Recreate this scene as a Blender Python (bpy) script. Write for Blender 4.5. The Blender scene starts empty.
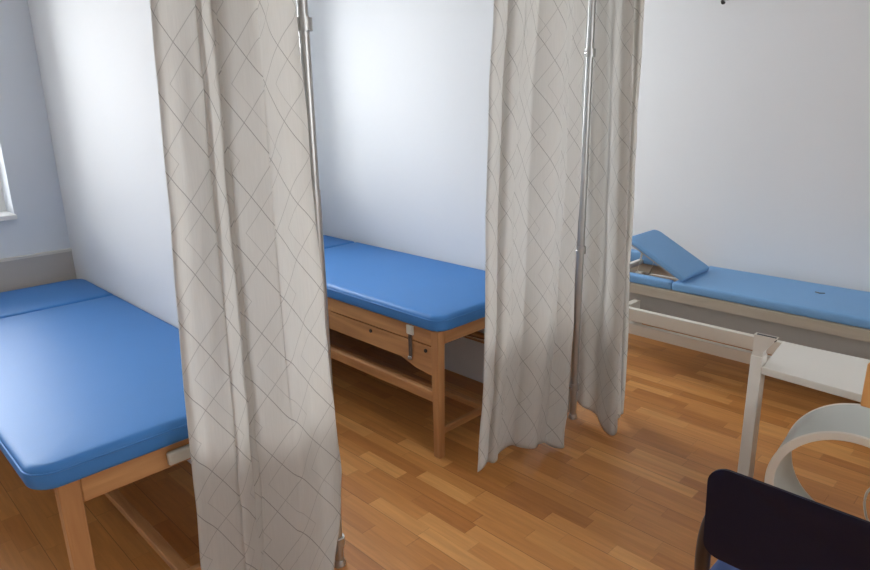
import bpy, bmesh, math, random
from mathutils import Vector, Matrix, noise
random.seed(7)
S = bpy.context.scene
COL = S.collection
PI = math.pi

# ------------------------------------------------------------------ camera
cam_d = bpy.data.cameras.new('camera')
cam = bpy.data.objects.new('camera', cam_d)
COL.objects.link(cam)
r = Vector((0.7050837, -0.7089623, -0.0151472))
u = Vector((0.2058304, 0.1841701, 0.9611010))
d = Vector((0.6785948, 0.6807744, -0.2757813))
m = Matrix((r, u, -d)).transposed().to_4x4()
m.translation = Vector((0, 0, 1.55))
cam.matrix_world = m
cam_d.sensor_width = 36
cam_d.lens = 647.93 * 36 / 870
cam_d.clip_start = 0.02
S.camera = cam

# ------------------------------------------------------------------ world, light, exposure
W = bpy.data.worlds.new('overcast_sky'); S.world = W
W.use_nodes = True
bg = W.node_tree.nodes['Background']
bg.inputs['Color'].default_value = (0.93, 0.97, 1.0, 1)
bg.inputs['Strength'].default_value = 5.5

def window_light(name, loc, sx, sz, energy, rot, color=(0.975, 0.99, 1.0), spread=165):
    l = bpy.data.lights.new(name, 'AREA'); l.shape = 'RECTANGLE'
    l.size = sx; l.size_y = sz; l.energy = energy; l.color = color
    l.spread = math.radians(spread)
    o = bpy.data.objects.new(name, l); COL.objects.link(o)
    o.location = loc; o.rotation_euler = rot
    return o
WINDOWS = [(-1.10, 0.800), (1.35, 2.30), (2.95, 3.80)]     # x ranges in the far wall
WZ = (1.02, 2.30)
EN = [76, 70, 82]
for (a, b), e in zip(WINDOWS, EN):
    window_light('daylight_and_fill', ((a + b) / 2, 4.36, (WZ[0] + WZ[1]) / 2 + .12), b - a + .1, WZ[1] - WZ[0] + .2, e, (-PI / 2 + math.radians(28), 0, 0))
# added fill light for the curtain fronts, at an unseen window behind the camera
window_light('daylight_and_fill', (1.0, -2.62, 1.65), 2.0, 1.3, 5, (PI / 2, 0, 0), (1.0, 0.98, 0.94))

vs = S.view_settings
vs.view_transform = 'Standard'; vs.look = 'None'; vs.gamma = 1; vs.use_curve_mapping = False
vs.exposure = 0.0

# ------------------------------------------------------------------ materials
def srgb(r_, g, b):
    f = lambda c: (c / 255 / 12.92) if c / 255 <= 0.04045 else ((c / 255 + 0.055) / 1.055) ** 2.4
    return (f(r_), f(g), f(b), 1)

def nodes_of(name):
    mt = bpy.data.materials.new(name); mt.use_nodes = True
    nt = mt.node_tree
    return mt, nt, nt.nodes['Principled BSDF']

def mat(name, col, rough=0.5, metal=0.0, bump=0.0, bscale=60, var=0.0, vscale=6, coat=0.0, spec=0.5):
    mt, nt, p = nodes_of(name)
    p.inputs['Base Color'].default_value = col
    p.inputs['Roughness'].default_value = rough
    p.inputs['Metallic'].default_value = metal
    p.inputs['Coat Weight'].default_value = coat
    p.inputs['Coat Roughness'].default_value = 0.3
    p.inputs['Specular IOR Level'].default_value = spec
    tc = nt.nodes.new('ShaderNodeTexCoord')
    nz = nt.nodes.new('ShaderNodeTexNoise'); nz.inputs['Scale'].default_value = vscale; nz.inputs['Detail'].default_value = 4
    nt.links.new(tc.outputs['Object'], nz.inputs['Vector'])
    rp = nt.nodes.new('ShaderNodeMapRange')
    rp.inputs['To Min'].default_value = 1 - max(var, 0.02); rp.inputs['To Max'].default_value = 1 + max(var, 0.02)
    nt.links.new(nz.outputs['Fac'], rp.inputs['Value'])
    mx = nt.nodes.new('ShaderNodeVectorMath'); mx.operation = 'SCALE'
    mx.inputs[0].default_value = col[:3]
    nt.links.new(rp.outputs['Result'], mx.inputs['Scale'])
    nt.links.new(mx.outputs['Vector'], p.inputs['Base Color'])
    if bump:
        n2 = nt.nodes.new('ShaderNodeTexNoise'); n2.inputs['Scale'].default_value = bscale; n2.inputs['Detail'].default_value = 3
        nt.links.new(tc.outputs['Object'], n2.inputs['Vector'])
        b = nt.nodes.new('ShaderNodeBump'); b.inputs['Strength'].default_value = bump; b.inputs['Distance'].default_value = 0.004
        nt.links.new(n2.outputs['Fac'], b.inputs['Height']); nt.links.new(b.outputs['Normal'], p.inputs['Normal'])
    return mt

def wood(name, c1, c2, axis=1, rough=0.45, scale=14):
    mt, nt, p = nodes_of(name)
    tc = nt.nodes.new('ShaderNodeTexCoord'); mp = nt.nodes.new('ShaderNodeMapping')
    sc = [scale] * 3; sc[axis] = scale * 0.08
    mp.inputs['Scale'].default_value = sc
    nz = nt.nodes.new('ShaderNodeTexNoise'); nz.inputs['Scale'].default_value = 2; nz.inputs['Detail'].default_value = 6
    nz.inputs['Distortion'].default_value = 0.6
    cr = nt.nodes.new('ShaderNodeValToRGB')
    cr.color_ramp.elements[0].position = 0.3; cr.color_ramp.elements[0].color = c1
    cr.color_ramp.elements[1].position = 0.7; cr.color_ramp.elements[1].color = c2
    L = nt.links.new
    L(tc.outputs['Object'], mp.inputs['Vector']); L(mp.outputs['Vector'], nz.inputs['Vector'])
    L(nz.outputs['Fac'], cr.inputs['Fac']); L(cr.outputs['Color'], p.inputs['Base Color'])
    p.inputs['Roughness'].default_value = rough
    return mt

class NG:
    """tiny node-math helper"""
    def __init__(s, nt): s.nt = nt
    def m(s, op, a, b=None, c=None):
        n = s.nt.nodes.new('ShaderNodeMath'); n.operation = op
        for i, v in enumerate((a, b, c)):
            if v is None: continue
            if isinstance(v, (int, float)): n.inputs[i].default_value = v
            else: s.nt.links.new(v, n.inputs[i])
        return n.outputs[0]

def parquet():
    mt, nt, p = nodes_of('oiled_oak_parquet'); g = NG(nt); L = nt.links.new
    tc = nt.nodes.new('ShaderNodeTexCoord'); sp = nt.nodes.new('ShaderNodeSeparateXYZ')
    L(tc.outputs['Object'], sp.inputs[0])
    X, Y = sp.outputs['X'], sp.outputs['Y']
    row = g.m('FLOOR', g.m('DIVIDE', X, 0.066))
    w1 = nt.nodes.new('ShaderNodeTexWhiteNoise'); w1.noise_dimensions = '1D'; L(row, w1.inputs['W'])
    yy = g.m('DIVIDE', g.m('ADD', Y, g.m('MULTIPLY', w1.outputs['Value'], 3.7)), 0.37)
    # slightly varied lengths
    yy = g.m('ADD', yy, g.m('MULTIPLY', g.m('SINE', g.m('ADD', g.m('MULTIPLY', yy, 2.1), row)), 0.22))
    col = g.m('FLOOR', yy)
    cb = nt.nodes.new('ShaderNodeCombineXYZ'); L(row, cb.inputs[0]); L(col, cb.inputs[1])
    w2 = nt.nodes.new('ShaderNodeTexWhiteNoise'); w2.noise_dimensions = '2D'; L(cb.outputs[0], w2.inputs['Vector'])
    cr = nt.nodes.new('ShaderNodeValToRGB'); e = cr.color_ramp.elements
    e[0].position = 0; e[0].color = FL[0]
    e[1].position = 1; e[1].color = FL[3]
    for q, cc in ((0.35, FL[1]), (0.75, FL[2])):
        k = e.new(q); k.color = cc
    L(w2.outputs['Value'], cr.inputs['Fac'])
    # grain
    mp = nt.nodes.new('ShaderNodeMapping'); mp.inputs['Scale'].default_value = (60, 4, 1)
    cb2 = nt.nodes.new('ShaderNodeCombineXYZ'); L(X, cb2.inputs[0]); L(Y, cb2.inputs[1]); L(g.m('MULTIPLY', w2.outputs['Value'], 40), cb2.inputs[2])
    L(cb2.outputs[0], mp.inputs['Vector'])
    nz = nt.nodes.new('ShaderNodeTexNoise'); nz.inputs['Scale'].default_value = 1; nz.inputs['Detail'].default_value = 6; nz.inputs['Distortion'].default_value = 0.4
    L(mp.outputs[0], nz.inputs['Vector'])
    gr = nt.nodes.new('ShaderNodeMapRange'); gr.inputs['From Min'].default_value = 0.25; gr.inputs['From Max'].default_value = 0.75
    gr.inputs['To Min'].default_value = 0.84; gr.inputs['To Max'].default_value = 1.12
    L(nz.outputs['Fac'], gr.inputs['Value'])
    # seams: thin between strips, darker between whole boards (3 strips)
    fx = g.m('FRACT', g.m('DIVIDE', X, 0.066)); fb = g.m('FRACT', g.m('DIVIDE', X, 0.198)); fy = g.m('FRACT', yy)
    s1 = g.m('LESS_THAN', fx, 0.018); s2 = g.m('LESS_THAN', fb, 0.012); s3 = g.m('LESS_THAN', fy, 0.006)
    seam = g.m('SUBTRACT', 1.0, g.m('MINIMUM', g.m('ADD', g.m('ADD', g.m('MULTIPLY', s1, 0.14), g.m('MULTIPLY', s2, 0.45)), g.m('MULTIPLY', s3, 0.25)), 0.6))
    vm = nt.nodes.new('ShaderNodeVectorMath'); vm.operation = 'SCALE'
    L(cr.outputs['Color'], vm.inputs[0]); L(g.m('MULTIPLY', seam, gr.outputs['Result']), vm.inputs['Scale'])
    L(vm.outputs[0], p.inputs['Base Color'])
    p.inputs['Roughness'].default_value = 0.36
    p.inputs['Specular IOR Level'].default_value = 0.45
    bp = nt.nodes.new('ShaderNodeBump'); bp.inputs['Strength'].default_value = 0.15; bp.inputs['Distance'].default_value = 0.001
    L(seam, bp.inputs['Height']); L(bp.outputs[0], p.inputs['Normal'])
    return mt
FL = [srgb(174, 114, 60), srgb(189, 129, 70), srgb(196, 136, 76), srgb(209, 152, 90)]

def curtain_mat():
    """off-white voile with thin grey lozenge lines woven in; UV = metres of cloth"""
    mt, nt, p = nodes_of('lozenge_curtain_cloth'); g = NG(nt); L = nt.links.new
    uv = nt.nodes.new('ShaderNodeUVMap'); uv.uv_map = 'cloth'
    sp = nt.nodes.new('ShaderNodeSeparateXYZ'); L(uv.outputs['UV'], sp.inputs[0])
    s, t = sp.outputs['X'], sp.outputs['Y']
    P, Wd = 0.375, 0.135
    def dist(q, width):
        dd = g.m('ABSOLUTE', g.m('SUBTRACT', g.m('FRACT', g.m('DIVIDE', g.m('ADD', q, 20 * Wd), Wd)), 0.5))
        return g.m('LESS_THAN', g.m('MULTIPLY', dd, Wd), width)
    sl = g.m('MULTIPLY', t, 2 * Wd / P)
    a = dist(g.m('ADD', s, sl), 0.0013)
    b = dist(g.m('SUBTRACT', s, sl), 0.0012)
    tri = g.m('PINGPONG', g.m('ADD', g.m('DIVIDE', t, P), 10.25), 0.5)
    c = dist(g.m('ADD', g.m('ADD', s, 0.02), g.m('MULTIPLY', tri, 2 * Wd)), 0.0010)
    ln = g.m('MAXIMUM', g.m('MULTIPLY', a, 0.62), g.m('MAXIMUM', g.m('MULTIPLY', b, 0.40), g.m('MULTIPLY', c, 0.34)))
    # weave: vertical slubs
    mp = nt.nodes.new('ShaderNodeMapping'); mp.inputs['Scale'].default_value = (260, 14, 1); L(uv.outputs['UV'], mp.inputs['Vector'])
    nz = nt.nodes.new('ShaderNodeTexNoise'); nz.inputs['Scale'].default_value = 1; nz.inputs['Detail'].default_value = 3
    L(mp.outputs[0], nz.inputs['Vector'])
    wv = nt.nodes.new('ShaderNodeMapRange'); wv.inputs['To Min'].default_value = 0.93; wv.inputs['To Max'].default_value = 1.05
    L(nz.outputs['Fac'], wv.inputs['Value'])
    mix = nt.nodes.new('ShaderNodeMix'); mix.data_type = 'RGBA'
    mix.inputs['A'].default_value = srgb(228, 226, 222); mix.inputs['B'].default_value = srgb(112, 106, 104)
    L(g.m('MULTIPLY', ln, 0.9), mix.inputs['Factor'])
    vm = nt.nodes.new('ShaderNodeVectorMath'); vm.operation = 'SCALE'
    L(mix.outputs['Result'], vm.inputs[0]); L(wv.outputs['Result'], vm.inputs['Scale'])
    df = nt.nodes.new('ShaderNodeBsdfDiffuse'); tr = nt.nodes.new('ShaderNodeBsdfTranslucent')
    L(vm.outputs[0], df.inputs['Color']); L(vm.outputs[0], tr.inputs['Color'])
    ms = nt.nodes.new('ShaderNodeMixShader'); ms.inputs[0].default_value = 0.6
    L(df.outputs[0], ms.inputs[1]); L(tr.outputs[0], ms.inputs[2])
    L(ms.outputs[0], nt.nodes['Material Output'].inputs['Surface'])
    nt.nodes.remove(p)
    return mt

def glass_mat():
    mt, nt, p = nodes_of('window_glass'); L = nt.links.new
    t = nt.nodes.new('ShaderNodeBsdfTransparent'); g = nt.nodes.new('ShaderNodeBsdfGlossy'); g.inputs['Roughness'].default_value = 0.02
    f = nt.nodes.new('ShaderNodeFresnel'); ms = nt.nodes.new('ShaderNodeMixShader')
    L(f.outputs[0], ms.inputs[0]); L(t.outputs[0], ms.inputs[1]); L(g.outputs[0], ms.inputs[2])
    L(ms.outputs[0], nt.nodes['Material Output'].inputs['Surface']); nt.nodes.remove(p)
    return mt

M = dict(
    wall=mat('white_plaster', srgb(224, 226, 228), 0.75, bump=0.12, bscale=35, var=0.01, vscale=2),
    wall_blue=mat('pale_blue_plaster', srgb(222, 228, 235), 0.8, bump=0.1, bscale=35, var=0.01, vscale=2),
    dado=mat('warm_grey_shaded_panel', srgb(194, 190, 186), 0.6, bump=0.05, var=0.02),  # shading below the ledge is put into this panel colour
    ceiling=mat('ceiling_paint', srgb(235, 235, 233), 0.9),
    floor=parquet(),
    blue=mat('blue_vinyl', srgb(64, 124, 190), 0.50, bump=0.10, bscale=240, var=0.03, spec=0.28),
    blue_dark=mat('blue_vinyl_seam', srgb(40, 84, 150), 0.4),
    blue_pale=mat('grey_blue_vinyl', srgb(116, 164, 212), 0.5, bump=0.08, bscale=200, var=0.03),
    beech_y=wood('beech_wood', srgb(166, 116, 72), srgb(198, 148, 98), 1),
    beech_x=wood('beech_wood_crosswise', srgb(166, 116, 72), srgb(198, 148, 98), 0),
    beech_z=wood('beech_wood_upright', srgb(162, 111, 68), srgb(192, 142, 94), 2),
    orange_wood=wood('orange_pine', srgb(205, 146, 84), srgb(226, 170, 106), 2, scale=22),
    ash=wood('grey_beige_board', srgb(176, 166, 150), srgb(190, 180, 164), 1),
    panel=mat('grey_beige_panel', srgb(172, 168, 162), 0.6),
    white=mat('white_lacquer', srgb(222, 219, 211), 0.4, var=0.02),
    white_metal=mat('white_enamelled_steel', srgb(216, 212, 202), 0.35),
    ring=mat('ring_shell_grey_white', srgb(196, 200, 194), 0.45, var=0.02),
    ring_rim=mat('ring_rim_white', srgb(226, 220, 208), 0.45),
    chrome=mat('chrome', (0.72, 0.72, 0.72, 1), 0.2, 1.0),
    alu=mat('brushed_aluminium', (0.50, 0.50, 0.49, 1), 0.38, 0.95),
    dark=mat('black_plastic', srgb(32, 30, 30), 0.45),
    navy=mat('navy_plastic', srgb(11, 15, 38), 0.45, bump=0.05, bscale=300, spec=0.25),
    navy_seat=mat('blue_seat_fabric', srgb(52, 72, 118), 0.8, bump=0.2, bscale=400),
    brown=mat('dark_brown_enamel', srgb(44, 30, 24), 0.4),
    pvc=mat('white_pvc_frame', srgb(238, 238, 238), 0.4),
    strap=mat('dark_strap', srgb(84, 70, 62), 0.7),
    clear=mat('milky_plastic', srgb(205, 200, 188), 0.3),
    glass=glass_mat(),
    curtain=curtain_mat(),
)

# ------------------------------------------------------------------ mesh helpers
def obj(name, bm, material, parent=None, smooth=None, bevel=0.0):
    me = bpy.data.meshes.new(name)
    bmesh.ops.recalc_face_normals(bm, faces=bm.faces)
    if smooth:
        for f in bm.faces: f.smooth = True
    bm.to_mesh(me); bm.free()
    me.materials.append(M[material])
    o = bpy.data.objects.new(name, me); COL.objects.link(o)
    if smooth and smooth != 'all': me.set_sharp_from_angle(angle=math.radians(smooth))
    if bevel:
        b = o.modifiers.new('bevel', 'BEVEL'); b.width = bevel; b.segments = 3; b.limit_method = 'ANGLE'
        b.angle_limit = math.radians(40)
        for p in me.polygons: p.use_smooth = True
        me.set_sharp_from_angle(angle=math.radians(60))
    if parent: o.parent = parent
    return o

def box(bm, x0, x1, y0, y1, z0, z1):
    v = [bm.verts.new((x, y, z)) for z in (z0, z1) for x, y in ((x0, y0), (x1, y0), (x1, y1), (x0, y1))]
    for f in ((3, 2, 1, 0), (4, 5, 6, 7), (0, 1, 5, 4), (1, 2, 6, 5), (2, 3, 7, 6), (3, 0, 4, 7)):
        bm.faces.new([v[i] for i in f])
    return v

def BX(*a):
    bm = bmesh.new(); box(bm, *a); return bm

def hexa(bm, bottom, top):
    """solid between two quads given as 4 points each"""
    v = [bm.verts.new(p) for p in bottom] + [bm.verts.new(p) for p in top]
    for f in ((3, 2, 1, 0), (4, 5, 6, 7), (0, 1, 5, 4), (1, 2, 6, 5), (2, 3, 7, 6), (3, 0, 4, 7)):
        bm.faces.new([v[i] for i in f])

def tube(bm, pts, rad, n=14, cap=True):
    """round tube along points; rad a number or list"""
    pts = [Vector(p) for p in pts]; rings = []
    up = None
    for i, p in enumerate(pts):
        t = (pts[min(i + 1, len(pts) - 1)] - pts[max(i - 1, 0)]).normalized()
        if up is None:
            up = Vector((0, 0, 1)) if abs(t.z) < 0.9 else Vector((1, 0, 0))
        a = t.cross(up).normalized(); b = t.cross(a).normalized(); up = -b if False else up
        rr = rad[i] if isinstance(rad, (list, tuple)) else rad
        rings.append([bm.verts.new(p + rr * (math.cos(2 * PI * k / n) * a + math.sin(2 * PI * k / n) * b)) for k in range(n)])
    for A, B in zip(rings, rings[1:]):
        for k in range(n):
            bm.faces.new((A[k], A[(k + 1) % n], B[(k + 1) % n], B[k]))
    if cap:
        bm.faces.new(rings[0]); bm.faces.new(rings[-1][::-1])

def TB(pts, rad, n=14):
    bm = bmesh.new(); tube(bm, pts, rad, n); return bm

def smooth_path(pts, sub=6):
    pts = [Vector(p) for p in pts]; out = []
    for i in range(len(pts) - 1):
        p0, p1, p2, p3 = pts[max(i - 1, 0)], pts[i], pts[i + 1], pts[min(i + 2, len(pts) - 1)]
        for k in range(sub):
            t = k / sub
            out.append(0.5 * ((2 * p1) + (-p0 + p2) * t + (2 * p0 - 5 * p1 + 4 * p2 - p3) * t * t + (-p0 + 3 * p1 - 3 * p2 + p3) * t ** 3))
    out.append(pts[-1]); return out

def round_rect(x0, x1, y0, y1, rc, inset, n=8):
    x0 += inset; x1 -= inset; y0 += inset; y1 -= inset
    rs = rc if isinstance(rc, (list, tuple)) else [rc] * 4
    o = []
    for (cx, cy, a0), rr in zip(((x0, y0, PI), (x1, y0, 1.5 * PI), (x1, y1, 0), (x0, y1, 0.5 * PI)), rs):
        q = max(rr - inset, 0.004)
        sx = 1 if cx == x0 else -1; sy = 1 if cy == y0 else -1
        for k in range(n + 1):
            a = a0 + 0.5 * PI * k / n
            o.append((cx + sx * q + q * math.cos(a), cy + sy * q + q * math.sin(a)))
    return o

def cushion(x0, x1, y0, y1, z0, z1, rc=0.06, re=0.018, crown=0.004):
    """upholstered pad: rounded plan, rolled edges, slight crown"""
    bm = bmesh.new(); rings = []
    prof = [(re * 0.6, z0)]
    for k in range(1, 4): a = k / 3 * PI / 2; prof.append((re * 0.6 * (1 - math.sin(a)), z0 + re * 0.6 * (1 - math.cos(a))))
    prof.append((-0.002, (z0 + z1) / 2))
    for k in range(6): a = k / 5 * PI / 2; prof.append((re * (1 - math.cos(a)), z1 - re + re * math.sin(a)))
    prof += [(re + 0.03, z1 + crown * 0.4), (re + 0.09, z1 + crown * 0.8), (re + 0.16, z1 + crown)]
    for ins, z in prof:
        ins = min(ins, (min(x1 - x0, y1 - y0)) / 2 - 0.01)
        rings.append([bm.verts.new((x, y, z)) for x, y in round_rect(x0, x1, y0, y1, rc, ins)])
    n = len(rings[0])
    for A, B in zip(rings, rings[1:]):
        for k in range(n): bm.faces.new((A[k], A[(k + 1) % n], B[(k + 1) % n], B[k]))
    bm.faces.new(rings[-1]); bm.faces.new(rings[0][::-1])
    return bm

def piping(x0, x1, y0, y1, z, rc, rad=0.0028):
    pts = [Vector((x, y, z)) for x, y in round_rect(x0, x1, y0, y1, rc, -0.0005)]
    bm = bmesh.new(); n = 6; rings = []
    c = len(pts)
    for i, p in enumerate(pts):
        t = (pts[(i + 1) % c] - pts[i - 1]).normalized(); a = t.cross(Vector((0, 0, 1)))
        rings.append([bm.verts.new(p + rad * (math.cos(2 * PI * k / n) * a + math.sin(2 * PI * k / n) * Vector((0, 0, 1)))) for k in range(n)])
    for i in range(c):
        A, B = rings[i], rings[(i + 1) % c]
        for k in range(n): bm.faces.new((A[k], A[(k + 1) % n], B[(k + 1) % n], B[k]))
    return bm

def thing(name, label, cat, loc=(0, 0, 0), group=None):
    o = bpy.data.objects.new(name, None); COL.objects.link(o); o.empty_display_size = 0.1
    o.location = loc; o['label'] = label; o['category'] = cat
    if group: o['group'] = group
    return o

def settle(root):
    """children are modelled in world coordinates: bring them under the root at its base"""
    bpy.context.view_layer.update()
    inv = Matrix.Translation(root.location).inverted()
    for c in root.children:
        c.data.transform(inv)
        for g in c.children: g.data.transform(inv)

def struct(name, bm, material, parent=None, **k):
    o = obj(name, bm, material, parent, **k)
    if not parent: o['kind'] = 'structure'
    return o

# ------------------------------------------------------------------ room shell
XL, XR, YB, YF, ZC = -1.3, 4.10, -2.5, 3.82, 2.62
struct('floor', BX(XL - .1, XR + .1, YB - .1, YF + .35, -0.1, 0), 'floor')
struct('ceiling', BX(XL - .1, XR + .1, YB - .1, YF + .35, ZC, ZC + .1), 'ceiling')
bm = bmesh.new()                                    # window wall, 22 cm thick, three openings
xs = [XL] + [v for w in WINDOWS for v in w] + [XR]
for i in range(0, len(xs), 2): box(bm, xs[i], xs[i + 1], YF, YF + .22, 0, ZC)
for a, b in WINDOWS:
    box(bm, a, b, YF, YF + .22, 0, WZ[0]); box(bm, a, b, YF, YF + .22, WZ[1], ZC)
struct('wall_left', bm, 'wall_blue')
struct('wall_right', BX(XR, XR + .1, YB, YF + .22, 0, ZC), 'wall')
struct('wall_near', BX(XL - .1, XL, YB, YF + .22, 0, ZC), 'wall')
bm = bmesh.new()                                    # wall behind the camera with a window opening added for the fill light
box(bm, XL, 0.0, YB - .1, YB, 0, ZC); box(bm, 2.0, XR, YB - .1, YB, 0, ZC)
box(bm, 0, 2, YB - .1, YB, 0, 1.0); box(bm, 0, 2, YB - .1, YB, 2.3, ZC)
struct('wall_front', bm, 'wall')
PW = [(1.028, 1.128), (2.562, 2.662)]                   # two partition walls between the bays
for nm, (a, b) in zip(('wall_partition_near', 'wall_partition_far'), PW):
    struct(nm, BX(a, b, 1.95, YF, 0, ZC), 'wall', bevel=0.006)
for i, (a, b) in enumerate(((XL, PW[0][0]), (PW[0][1], PW[1][0]), (PW[1][1], XR))):
    bm = BX(a + .001, b - .001, YF - .018, YF, 0, 0.793)
    t = struct('trim_%d' % (i + 1), bm, 'dado')
    struct('ledge', BX(a + .001, b - .001, YF - .026, YF, 0.793, 0.806), 'white', t)
for i, (a, b) in enumerate(WINDOWS):
    bm = bmesh.new(); y0, y1 = YF + .15, YF + .20; f = 0.04
    mid = (a + b) / 2
    box(bm, a, a + f, y0, y1, *WZ); box(bm, b - f, b, y0, y1, *WZ); box(bm, mid - f / 2, mid + f / 2, y0, y1, WZ[0] + f, WZ[1] - f)
    box(bm, a + f, b - f, y0, y1, WZ[0], WZ[0] + f); box(bm, a + f, b - f, y0, y1, WZ[1] - f, WZ[1])
    wn = struct('window_%d' % (i + 1), bm, 'pvc')
    for k, (p, q) in enumerate(((a + f, mid - f / 2), (mid + f / 2, b - f))):
        struct('pane', BX(p, q, YF + .173, YF + .177, WZ[0] + f, WZ[1] - f), 'glass', wn)
    struct('window_sill', BX(a - .015, b + .004, YF - .035, YF + .15, WZ[0] - .022, WZ[0] + .002), 'pvc', wn, bevel=0.004)
bm = bmesh.new()
for q in ((0, .06, 1, 2.3), (1.94, 2, 1, 2.3), (.06, 1.94, 1, 1.06), (.06, 1.94, 2.24, 2.3), (.97, 1.03, 1.06, 2.24)):
    box(bm, q[0], q[1], YB - .09, YB - .03, q[2], q[3])
struct('window_4', bm, 'pvc')  # unseen window frame, added to go with the fill light

# ------------------------------------------------------------------ examination beds of beech with blue pads
def make_bed(label, style):
    """foot end at local y=0, near long side at x=0, width 0.745"""
    t = thing('examination_bed', label, 'bed', group='blue padded beech beds')
    w = 0.745; zb, zt = 0.603, 0.672; yj, yl = (1.492 if style == 'inset' else 1.475), (1.962 if style == 'inset' else 1.945)
    m1 = obj('mattress', cushion(0, w, 0, yj, zb, zt, [.07, .07, .02, .02], .022), 'blue', t, smooth='all')
    obj('piping', piping(0, w, 0, yj, zt - .020, [.07, .07, .02, .02]), 'blue', m1, smooth='all')
    m2 = obj('headrest', cushion(0, w, yj + .007, yl, zb, zt, [.02, .02, .07, .07], .022), 'blue', t, smooth='all')
    obj('piping', piping(0, w, yj + .007, yl, zt - .020, [.02, .02, .07, .07]), 'blue', m2, smooth='all')
    L = yl - .02
    if style == 'inset': lx, ly, x0, x1, y0 = .055, .05, .062, w - .085, .03
    else: lx, ly, x0, x1, y0 = .044, .044, .012, w - .012, .020
    for sx in (x0, x1 - lx):
        for sy in (y0, L - ly):
            bm = bmesh.new()
            hexa(bm, [(sx + .004, sy + .004, 0), (sx + lx - .004, sy + .004, 0), (sx + lx - .004, sy + ly - .004, 0), (sx + .004, sy + ly - .004, 0)],
                     [(sx, sy, zb), (sx + lx, sy, zb), (sx + lx, sy + ly, zb), (sx, sy + ly, zb)])
            obj('leg', bm, 'beech_z', t, bevel=.004)
    ya, yb_ = y0 + ly, L - ly
    if style != 'inset':
        for s, xx in ((-1, x0 + .003), (1, x1 - .031)):
            obj('side_rail', BX(xx, xx + .028, ya, yb_, .530, zb - .001), 'beech_y', t, bevel=.004)
            bm = bmesh.new()
            xi = xx + .003
            prof = [(ya, .392), (ya + .10, .402), (ya + .20, .430), (yb_ - .20, .430), (yb_ - .10, .402), (yb_, .392)]
            lo = [[bm.verts.new((xi + a, y, z)) for a in (0, .022)] for y, z in prof]
            hi = [[bm.verts.new((xi + a, y, .525)) for a in (0, .022)] for y, z in prof]
            for i in range(len(prof) - 1):
                bm.faces.new((lo[i][0], lo[i + 1][0], hi[i + 1][0], hi[i][0])); bm.faces.new((lo[i][1], hi[i][1], hi[i + 1][1], lo[i + 1][1]))
                bm.faces.new((lo[i][0], lo[i][1], lo[i + 1][1], lo[i + 1][0])); bm.faces.new((hi[i][0], hi[i + 1][0], hi[i + 1][1], hi[i][1]))
            bm.faces.new((lo[0][0], hi[0][0], hi[0][1], lo[0][1])); bm.faces.new((lo[-1][0], lo[-1][1], hi[-1][1], hi[-1][0]))
            ap = obj('apron', bm, 'beech_y', t)
            for yb in (ya + .036, ya + .408, yb_ - .408, yb_ - .036):
                xo = xi if s < 0 else xi + .022
                obj('bolt', TB([(xo - .005, yb, .500), (xo + .006, yb, .500)], .0085, 12), 'dark', ap, smooth=40)
            obj('stretcher', BX(xx, xx + .026, ya - .002, yb_ + .002, .268, .318), 'beech_y', t, bevel=.004)
    else:
        for xx in (x0 + .012, x1 - .040):
            obj('side_rail', BX(xx, xx + .028, ya, yb_, .545, zb - .001), 'beech_y', t, bevel=.004)
    hz = .520 if style == 'inset' else .540
    for yy in (y0 + .002, L - .030):
        a0, a1 = (x0 + lx, x1 - lx)
        obj('end_rail', BX(a0, a1, yy, yy + .028, hz, zb - .001), 'beech_x', t, bevel=.004)
        obj('foot_stretcher', BX(a0 - .002, a1 + .002, yy + .006, yy + .030, .110, .140), 'beech_x', t, bevel=.004)
    mx = .345 if style == 'inset' else .33
    obj('middle_stretcher', BX(mx, mx + .038, y0 + .034, L - .030, .111, .139), 'beech_y', t, bevel=.004)
    obj('support_board', BX(x0 + .05, x1 - .05, y0 + .04, L - .04, .582, .6025), 'beech_y', t)
    if style != 'inset':
        sp = obj('gas_spring', TB([(.50, .085, .40), (.46, .40, .40)], .008, 10), 'chrome', t, smooth=40)
        obj('spring_sleeve', TB([(.473, .295, .40), (.42, .72, .40)], .013, 10), 'dark', sp, smooth=40)
        obj('spring_mount', BX(.40, .44, .68, .72, .38, .5815), 'dark', sp)
    return t

bed = make_bed('blue padded beech examination bed at far left beneath the window', 'inset')
bed.location = (0.281, 1.718, 0)
obj('latch', BX(.345, .435, .012, .0315, .535, .575), 'clear', bed, bevel=.006)      # milky latch on the foot rail
bed2 = make_bed('blue padded beech examination bed in the middle bay between the two curtains', 'flush')
bed2.location = (1.806, 1.792, 0)
obj('hinge_plate', BX(.004, .0145, .168, .210, .556, .598), 'clear', bed2, bevel=.003)
st = obj('strap', BX(.007, .0125, .181, .201, .445, .557), 'strap', bed2, bevel=.002)
obj('buckle', BX(.004, .0135, .178, .204, .436, .452), 'chrome', st, bevel=.002)

# ------------------------------------------------------------------ low therapy couch by the far wall
c = thing('therapy_couch', 'low white framed therapy couch with pale blue pad and raised headrest by far wall', 'couch', (3.8, 1.0, 0))
zt = 0.502
obj('mattress', cushion(3.545, 4.075, -.35, 1.60, .452, zt, [.03, .03, .015, .015], .014, .003), 'blue_pale', c, smooth='all')
for nm, (a, b) in (('armrest', (3.545, 3.605)), ('armrest', (4.015, 4.075))):
    obj(nm, cushion(a, b, 1.603 if a < 3.7 else 1.82, 2.25, .452, zt if a < 3.7 else zt + .028, .02, .014, 0), 'blue_pale', c, smooth='all')
bm = cushion(0, .36, 0, .42, 0, .030, [.015, .015, .05, .05], .012, .002)
ang = math.radians(28)
mm = Matrix.Translation((3.560, 1.545, .506)) @ Matrix.Rotation(ang, 4, 'X')
bmesh.ops.transform(bm, matrix=mm, verts=bm.verts)
hd = obj('headrest', bm, 'blue_pale', c, smooth='all')
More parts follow.
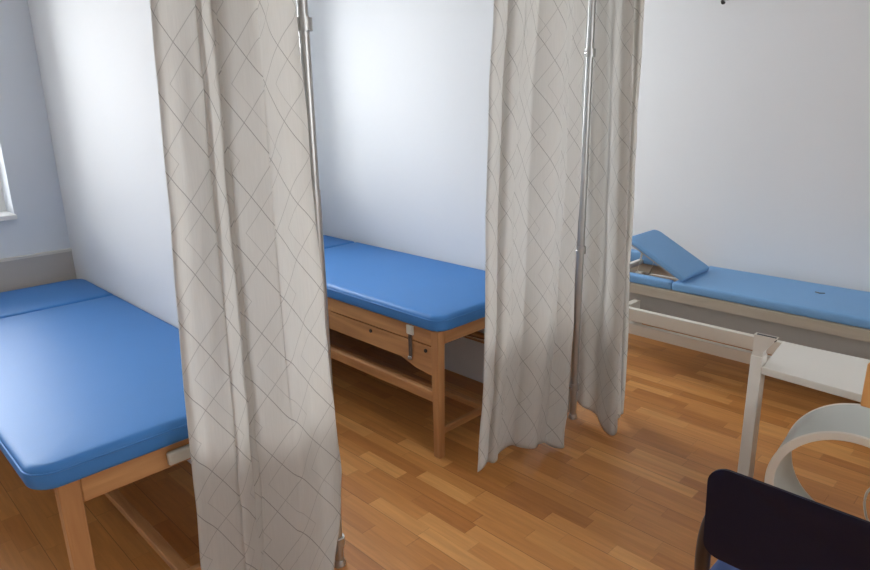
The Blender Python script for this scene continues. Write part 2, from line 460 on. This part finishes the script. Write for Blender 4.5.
bm = BX(.02, .34, .06, .40, -.014, -.001); bmesh.ops.transform(bm, matrix=mm, verts=bm.verts)
obj('headrest_board', bm, 'panel', hd)
for xx in (3.64, 3.84):
    obj('headrest_bracket', TB([(xx, 1.62, .44), (xx, 1.88, .44), (xx, 1.84, .640)], .009, 10), 'white_metal', c, smooth=40)
obj('cross_bar', BX(3.606, 4.014, 2.02, 2.05, .455, .485), 'white_metal', c, bevel=.003)
bm = bmesh.new(); box(bm, 3.535, 3.575, -.36, 2.27, .392, .450); box(bm, 4.045, 4.085, -.36, 2.27, .392, .450)
box(bm, 3.575, 4.045, -.36, -.32, .392, .450); box(bm, 3.575, 4.045, 2.23, 2.27, .392, .450)
box(bm, 3.575, 4.045, -.32, 1.60, .425, .450)
obj('couch_frame', bm, 'ash', c)
bm = bmesh.new(); box(bm, 3.562, 3.580, -.30, 2.20, .270, .3915)
obj('side_panel', bm, 'panel', c)
obj('side_panel', BX(4.045, 4.063, -.30, 2.20, .270, .3915), 'panel', c)
for z0, z1, nm, xa in ((.262, .338, 'guide_rail', 3.40), (.170, .236, 'lower_rail', 3.425)):
    bm = bmesh.new()
    box(bm, xa, xa + .035, .30, 1.83, z0, z1)
    obj(nm, bm, 'white_metal', c, bevel=.004)
for yy in (.30, 1.79):
    obj('cross_bar', BX(3.461, 3.60, yy, yy + .04, .176, .230), 'white_metal', c, bevel=.004)
    obj('cross_bar', BX(3.436, 3.561, yy, yy + .04, .280, .350), 'white_metal', c, bevel=.004)
for yy in (-.22, 2.02):
    for xx in (3.50, 4.0):
        obj('leg', BX(xx if xx > 3.9 else 3.583, (xx if xx > 3.9 else 3.583) + .045, yy, yy + .05, 0, .391), 'white_metal', c, bevel=.004)
obj('tear', TB([(3.86, .93, .5045), (3.845, .905, .507), (3.865, .885, .505)], .004, 6), 'dark', c, smooth=40)
settle(c)

# ------------------------------------------------------------------ curtain poles (main tube, thin side tube, clamps, foot)
def pole(x, y, label, clamps, off):
    t = thing('curtain_pole', label, 'pole', (x, y, 0), 'telescopic poles carrying the curtain rails')
    obj('main_tube', TB([(0, 0, .012), (0, 0, 1.30)], .0165, 20), 'alu', t, smooth=40)
    obj('upper_tube', TB([(0, 0, 1.29), (0, 0, ZC)], .0145, 20), 'alu', t, smooth=40)
    ox, oy = off
    obj('side_tube', TB([(ox, oy, .03), (ox, oy, 2.24)], .0065, 12), 'alu', t, smooth=40)
    for z in clamps:
        bm = bmesh.new(); tube(bm, [(0, 0, z - .017), (0, 0, z + .017)], .0235, 20)
        hx, hy = ox * 1.0, oy * 1.0
        tube(bm, [(hx, hy, z - .014), (hx, hy, z + .014)], .012, 12)
        cl = obj('clamp', bm, 'alu', t, smooth=40)
        obj('clamp_screw', TB([(ox * 1.25 - .006, oy * 1.2 - .014, z), (ox * 1.25 - .010, oy * 1.2 - .026, z)], .005, 10), 'chrome', cl, smooth=40)
    bm = bmesh.new(); tube(bm, [(0, 0, 0), (0, 0, .006), (0, 0, .022)], [.023, .023, .018], 20)
    ft = obj('foot', bm, 'alu', t, smooth=40)
    bm = bmesh.new(); tube(bm, [(0, 0, ZC - .02), (0, 0, ZC - .004), (0, 0, ZC)], [.018, .032, .032], 20)
    obj('ceiling_cup', bm, 'dark', t, smooth=40)
    return t
pole(1.096, 1.592, 'silver pole at right edge of the big near curtain', (1.752, .095), (-.022, .012))
pole(2.562, 1.605, 'silver pole between the middle and right curtains', (1.73, .865, .17), (-.015, .019))
for a, b, lab in ((-.9, 1.095, 'aluminium rail carrying the big near curtain in front of the left bed'), (1.14, 2.55, 'aluminium rail carrying the curtain in front of the middle bed'), (2.595, 4.10, 'aluminium rail carrying the curtain in front of the low couch')):
    rl = obj('curtain_rail', TB([(a, 1.62, 2.26), (b, 1.62, 2.26)], .011, 12), 'alu', smooth=40)
    rl['label'] = lab; rl['category'] = 'rail'

# ------------------------------------------------------------------ curtains
def lerp_tab(tab, z):
    tab = sorted(tab)
    if z <= tab[0][0]: return tab[0][1]
    for (z0, v0), (z1, v1) in zip(tab, tab[1:]):
        if z <= z1:
            t = (z - z0) / (z1 - z0); t = t * t * (3 - 2 * t) * .5 + t * .5
            return v0 + (v1 - v0) * t
    return tab[-1][1]

def spline(pts, a):
    """Catmull-Rom through pts, a in 0..1"""
    n = len(pts) - 1; q = min(a * n, n - 1e-6); i = int(q); t = q - i
    P = lambda k: pts[max(0, min(n, k))]
    p0, p1, p2, p3 = P(i - 1), P(i), P(i + 1), P(i + 2)
    return tuple(0.5 * (2 * p1[k] + (p2[k] - p0[k]) * t + (2 * p0[k] - 5 * p1[k] + 4 * p2[k] - p3[k]) * t * t + (-p0[k] + 3 * p1[k] - 3 * p2[k] + p3[k]) * t ** 3) for k in (0, 1))

def curtain(label, path, pleats, hem, ztop=2.245, NS=170, NZ=120, seed=0, s0=0.0):
    """path(z): plan points of the gathered cloth; pleats: (freq, amp, phase, drift)"""
    bm = bmesh.new(); uvl = bm.loops.layers.uv.new('cloth'); grid = []; S_ = [0.0]
    for j in range(NZ + 1):
        row = []
        for i in range(NS + 1):
            a = i / NS
            zb = hem(a); z = zb + (ztop - zb) * j / NZ
            pts = path(z)
            x, y = spline(pts, a)
            xa, ya = spline(pts, max(0, a - .01)); xb, yb = spline(pts, min(1, a + .01))
            tx, ty = xb - xa, yb - ya; l = math.hypot(tx, ty) or 1
            nx, ny = ty / l, -tx / l
            w = 0
            for f, amp, ph, dr in pleats:
                w += amp * math.sin(2 * PI * (f * a + ph + dr * (2.2 - z) + .05 * noise.noise(Vector((z * 1.7, seed, f)))))
            w += .012 * noise.noise(Vector((a * 6 + seed, z * 1.9, seed))) + .004 * noise.noise(Vector((a * 17, z * 7, seed + 3)))
            w *= min(1, 9 * a + .05, 9 * (1 - a) + .05)
            row.append((x + nx * w, y + ny * w, z))
        grid.append(row)
    mid = grid[NZ // 2]
    for i in range(NS): S_.append(S_[-1] + math.dist(mid[i][:2], mid[i + 1][:2]))
    V = [[bm.verts.new(p) for p in row] for row in grid]
    for j in range(NZ):
        for i in range(NS):
            f = bm.faces.new((V[j][i], V[j][i + 1], V[j + 1][i + 1], V[j + 1][i])); f.smooth = True
            for lp, (jj, ii) in zip(f.loops, ((j, i), (j, i + 1), (j + 1, i + 1), (j + 1, i))):
                lp[uvl].uv = (s0 + S_[ii], grid[jj][ii][2])
    me = bpy.data.meshes.new('curtain'); bm.to_mesh(me); bm.free(); me.materials.append(M['curtain'])
    o = bpy.data.objects.new('curtain', me); COL.objects.link(o)
    s = o.modifiers.new('cloth_thickness', 'SOLIDIFY'); s.thickness = .0006; s.offset = 0
    o['label'] = label; o['category'] = 'curtain'; o['group'] = 'off-white lozenge curtains'
    return o

L1 = [(2.25, .692), (1.78, .686), (1.648, .680), (1.32, .668), (1.064, .655), (.785, .645), (.48, .636), (.25, .624), (0, .62)]
R1 = [(2.25, 1.035), (1.81, 1.044), (1.47, 1.052), (.96, 1.066), (.62, 1.078), (.43, 1.090), (.30, 1.082), (.10, 1.045), (0, 1.035)]   # its right edge
E1 = [(2.25, 1.602), (1.81, 1.60), (1.47, 1.578), (.96, 1.552), (0, 1.545)]
def path1(z):
    l, r_, e = lerp_tab(L1, z), lerp_tab(R1, z), lerp_tab(E1, z); w = r_ - l
    return [(l, 1.60), (l + .06 * w, 1.57), (l + .22 * w, 1.505), (l + .36 * w, 1.585), (l + .56 * w, 1.47), (l + .80 * w, 1.515), (l + .94 * w, e - .01), (r_, e)]
curtain('large off-white curtain with grey lozenge lines in front of the left bed', path1,
        [(2.6, .030, .10, .05), (4.9, .007, .30, -.08)], lambda a: .03 + .015 * math.sin(5 * a), seed=1)

L2 = [(2.25, 1.925), (1.884, 1.912), (1.544, 1.884), (1.02, 1.852), (.78, 1.845), (.44, 1.824), (.15, 1.785), (.05, 1.775)]
R2 = [(2.25, 2.492), (1.93, 2.487), (1.41, 2.460), (.64, 2.395), (.22, 2.33), (.05, 2.30)]
def path2(z):
    l, r_ = lerp_tab(L2, z), lerp_tab(R2, z); w = r_ - l; k = max(0, 1 - z / 1.6)
    return [(l, 1.60 - .05 * k), (l + .12 * w, 1.55 - .04 * k), (l + .25 * w, 1.60 - .03 * k), (l + .45 * w, 1.55 - .04 * k), (l + .68 * w, 1.57 - .05 * k), (l + .85 * w, 1.55 - .06 * k), (r_, 1.60 - .10 * k)]
curtain('off-white lozenge curtain in front of the middle bed, left of the chrome pole', path2,
        [(3.0, .036, .30, .04), (5.3, .010, .1, .06)], lambda a: .07 + .055 * math.sin(PI * min(1, a * 1.15)) ** .8 - .07 * a, seed=4, s0=.07)

def path3(z):
    k = max(0, min(1, 1 - z / 2.0))
    return [(2.618, 1.635 - .015 * k), (2.595, 1.55 - .03 * k), (2.535, 1.45 - .08 * k), (2.60, 1.435 - .05 * k), (2.655, 1.46 - .05 * k), (2.685, 1.46 - .045 * k), (2.76, 1.56 - .03 * k), (2.80, 1.60)]
curtain('off-white lozenge curtain in front of the couch, right of the chrome pole', path3,
        [(3.1, .016, .2, .06), (6.5, .006, .0, -.1)], lambda a: (.062 * (.286 - a) / .286 if a < .286 else .13 * (a - .286)) + .006, seed=9, s0=.03)

# ------------------------------------------------------------------ white side table with bracket post
t = thing('side_table', 'low white table with flared bracket on its post in front of couch', 'table', (2.8, .4, 0))
bm = bmesh.new()
hexa(bm, [(2.615, .777, .468), (2.565, -.10, .468), (3.02, -.10, .468), (2.970, .812, .468)][::-1],
         [(2.615, .777, .500), (2.565, -.10, .500), (3.02, -.10, .500), (2.970, .812, .500)][::-1])
obj('tabletop', bm, 'white', t, bevel=.004)
bm = bmesh.new()
hexa(bm, [(2.513, 0.741, 0), (2.575, 0.741, 0), (2.575, 0.787, 0), (2.513, 0.787, 0)],
         [(2.638, .786, .53), (2.700, .788, .53), (2.700, .832, .53), (2.638, .832, .53)])
obj('leg', bm, 'white', t, bevel=.003)
bm = bmesh.new()      # flared open bracket on top of the post
b0 = [(2.640, .788), (2.680, .788), (2.680, .828), (2.640, .828)]
b1 = [(2.632, .742), (2.662, .742), (2.662, .828), (2.632, .828)]
zz = (.5305, .552, .622)
def ringv(pts, z, ins=0):
    cx = sum(p[0] for p in pts) / 4; cy = sum(p[1] for p in pts) / 4
    return [bm.verts.new((p[0] + (ins if p[0] < cx else -ins), p[1] + (ins if p[1] < cy else -ins), z)) for p in pts]
R_ = [ringv(b0, zz[0]), ringv(b0, zz[1]), ringv(b1, zz[2]), ringv(b1, zz[2], .004), ringv(b0, zz[1] + .004, .004)]
bm.faces.new(R_[0][::-1]); bm.faces.new(R_[-1])
for A, B in zip(R_, R_[1:]):
    for k in range(4): bm.faces.new((A[k], A[(k + 1) % 4], B[(k + 1) % 4], B[k]))
br = obj('bracket', bm, 'white', t)
obj('bracket_opening_shade', BX(2.637, 2.657, .748, .822, .606, .6205), 'dark', br)  # dark block standing for the shade inside the open bracket
for xx in (2.62, 2.95): obj('leg', BX(xx, xx + .03, -.09, -.03, 0, .468), 'white', t, bevel=.003)
settle(t)

# ------------------------------------------------------------------ white ring (magnet coil) standing on the floor
t = thing('therapy_ring', 'wide white ring standing upright on the floor behind the dark chair', 'ring', (2.38, .361, 0))
Ro, Ri = .248, .219
rot = Matrix.Translation((2.255, .361, .2485)) @ Matrix.Rotation(math.radians(4.5), 4, 'Z')
def ring_mesh(prof, n=96):
    bm = bmesh.new(); rr = []
    for k in range(n):
        a = 2 * PI * k / n
        rr.append([bm.verts.new((x, q * math.cos(a), q * math.sin(a))) for x, q in prof])
    for k in range(n):
        A, B = rr[k], rr[(k + 1) % n]
        for i in range(len(prof)): bm.faces.new((A[i], A[(i + 1) % len(prof)], B[(i + 1) % len(prof)], B[i]))
    bmesh.ops.transform(bm, matrix=rot, verts=bm.verts)
    return bm
w = .272
obj('shell', ring_mesh([(.012, Ro - .002), (w - .012, Ro - .002), (w - .012, Ri + .001), (.012, Ri + .001)]), 'ring', t, smooth=50)
for x0 in (0, w - .012):
    obj('rim', ring_mesh([(x0, Ro - .003), (x0 + .003, Ro), (x0 + .009, Ro), (x0 + .012, Ro - .003), (x0 + .012, Ri + .003), (x0 + .009, Ri), (x0 + .003, Ri), (x0, Ri + .003)]), 'ring_rim', t, smooth=30)
cb = obj('cable', TB(smooth_path([(2.50, .20, .065), (2.545, .27, .012), (2.56, .328, .03), (2.56, .347, .07), (2.56, .355, .115), (2.56, .345, .165), (2.565, .30, .21), (2.60, .15, .20), (2.68, -.05, .08), (2.75, -.2, .006)]), .0045, 8), 'ring_rim', t, smooth='all')
settle(t)

# ------------------------------------------------------------------ dark blue chair in the foreground
t = thing('plastic_chair', 'dark navy plastic chair seen from behind at the bottom right corner', 'chair', (1.35, .17, 0))
def bent_panel(yc, half, z0, z1, xf, thick, rc, ny=28, nz=12):
    """curved backrest: rounded corners, bends in x with y"""
    bm = bmesh.new(); out = round_rect(-half, half, z0, z1, rc, 0, 8)
    F, B = [], []
    N = 7
    cz = (z0 + z1) / 2
    for side, L_ in ((0, F), (1, B)):
        for k in range(N + 1):
            s = 1 - k / N * .999
            e = 0 if k else (.003)
            L_.append([bm.verts.new((xf(y * s, cz + (z - cz) * s) + side * thick + (e if side == 0 else -e), yc + y * s, cz + (z - cz) * s)) for y, z in out])
    n = len(out)
    for L_ in (F, B):
        for A, C_ in zip(L_, L_[1:]):
            for k in range(n): bm.faces.new((A[k], A[(k + 1) % n], C_[(k + 1) % n], C_[k]))
        bm.faces.new(L_[-1])
    for k in range(n): bm.faces.new((F[0][k], B[0][k], B[0][(k + 1) % n], F[0][(k + 1) % n]))
    return bm
xf = lambda y, z: 1.125 + .022 * (1 - (y / .235) ** 2) - .10 * (z - .78) 
obj('backrest', bent_panel(.172, .230, .672, .881, xf, .012, .035), 'navy', t, smooth=50)
seatm = cushion(1.20, 1.60, -.06, .466, .43, .465, .06, .014, -.004)
obj('seat', seatm, 'navy_seat', t, smooth='all')
for yy in (-.055, .405):
    obj('back_post', TB(smooth_path([(1.172, yy * .93, .80), (1.165, yy, .72), (1.175, yy + (.006 if yy > 0 else -.006), .60), (1.215, yy, .445)]), .015, 12), 'brown', t, smooth=50)
    s = 1 if yy > 0 else -1
    obj('leg', TB([(1.215, yy, .445), (1.155, yy + s * .03, .25), (1.10, yy + s * .05, 0)], .011, 12), 'brown', t, smooth=50)
    obj('leg', TB([(1.52, yy - s * .02, .429), (1.60, yy, 0)], .011, 12), 'brown', t, smooth=50)
obj('seat_frame', BX(1.215, 1.57, 0.0, .395, .412, .4295), 'dark', t, bevel=.004)
settle(t)

# ------------------------------------------------------------------ orange wooden chair entering at the right edge
t = thing('wooden_chair', 'orange wooden chair at the right picture edge above the white ring', 'chair', (1.85, .06, 0))
obj('backrest', BX(2.0, 2.018, -.16, .330, .705, .835), 'orange_wood', t, bevel=.006)
for yy in (-.14, .19):
    obj('leg', BX(1.974, 1.999, yy, yy + .03, 0, .80), 'orange_wood', t, bevel=.004)
    obj('leg', BX(1.66, 1.69, yy, yy + .03, 0, .43), 'orange_wood', t, bevel=.004)
obj('seat', BX(1.64, 1.973, -.16, .235, .4305, .452), 'orange_wood', t, bevel=.006)
settle(t)

# ------------------------------------------------------------------ wall hook
t = thing('wall_hook', 'small dark hook on the white wall at top right', 'hook', (4.10, 1.672, 2.05))
obj('hook', TB(smooth_path([(4.098, 1.672, 2.110), (4.066, 1.672, 2.100), (4.044, 1.672, 2.078), (4.050, 1.672, 2.060), (4.070, 1.672, 2.062)]), .0085, 10), 'dark', t, smooth='all')
obj('back_plate', BX(4.090, 4.0995, 1.652, 1.692, 2.075, 2.135), 'chrome', t, bevel=.002)
settle(t)
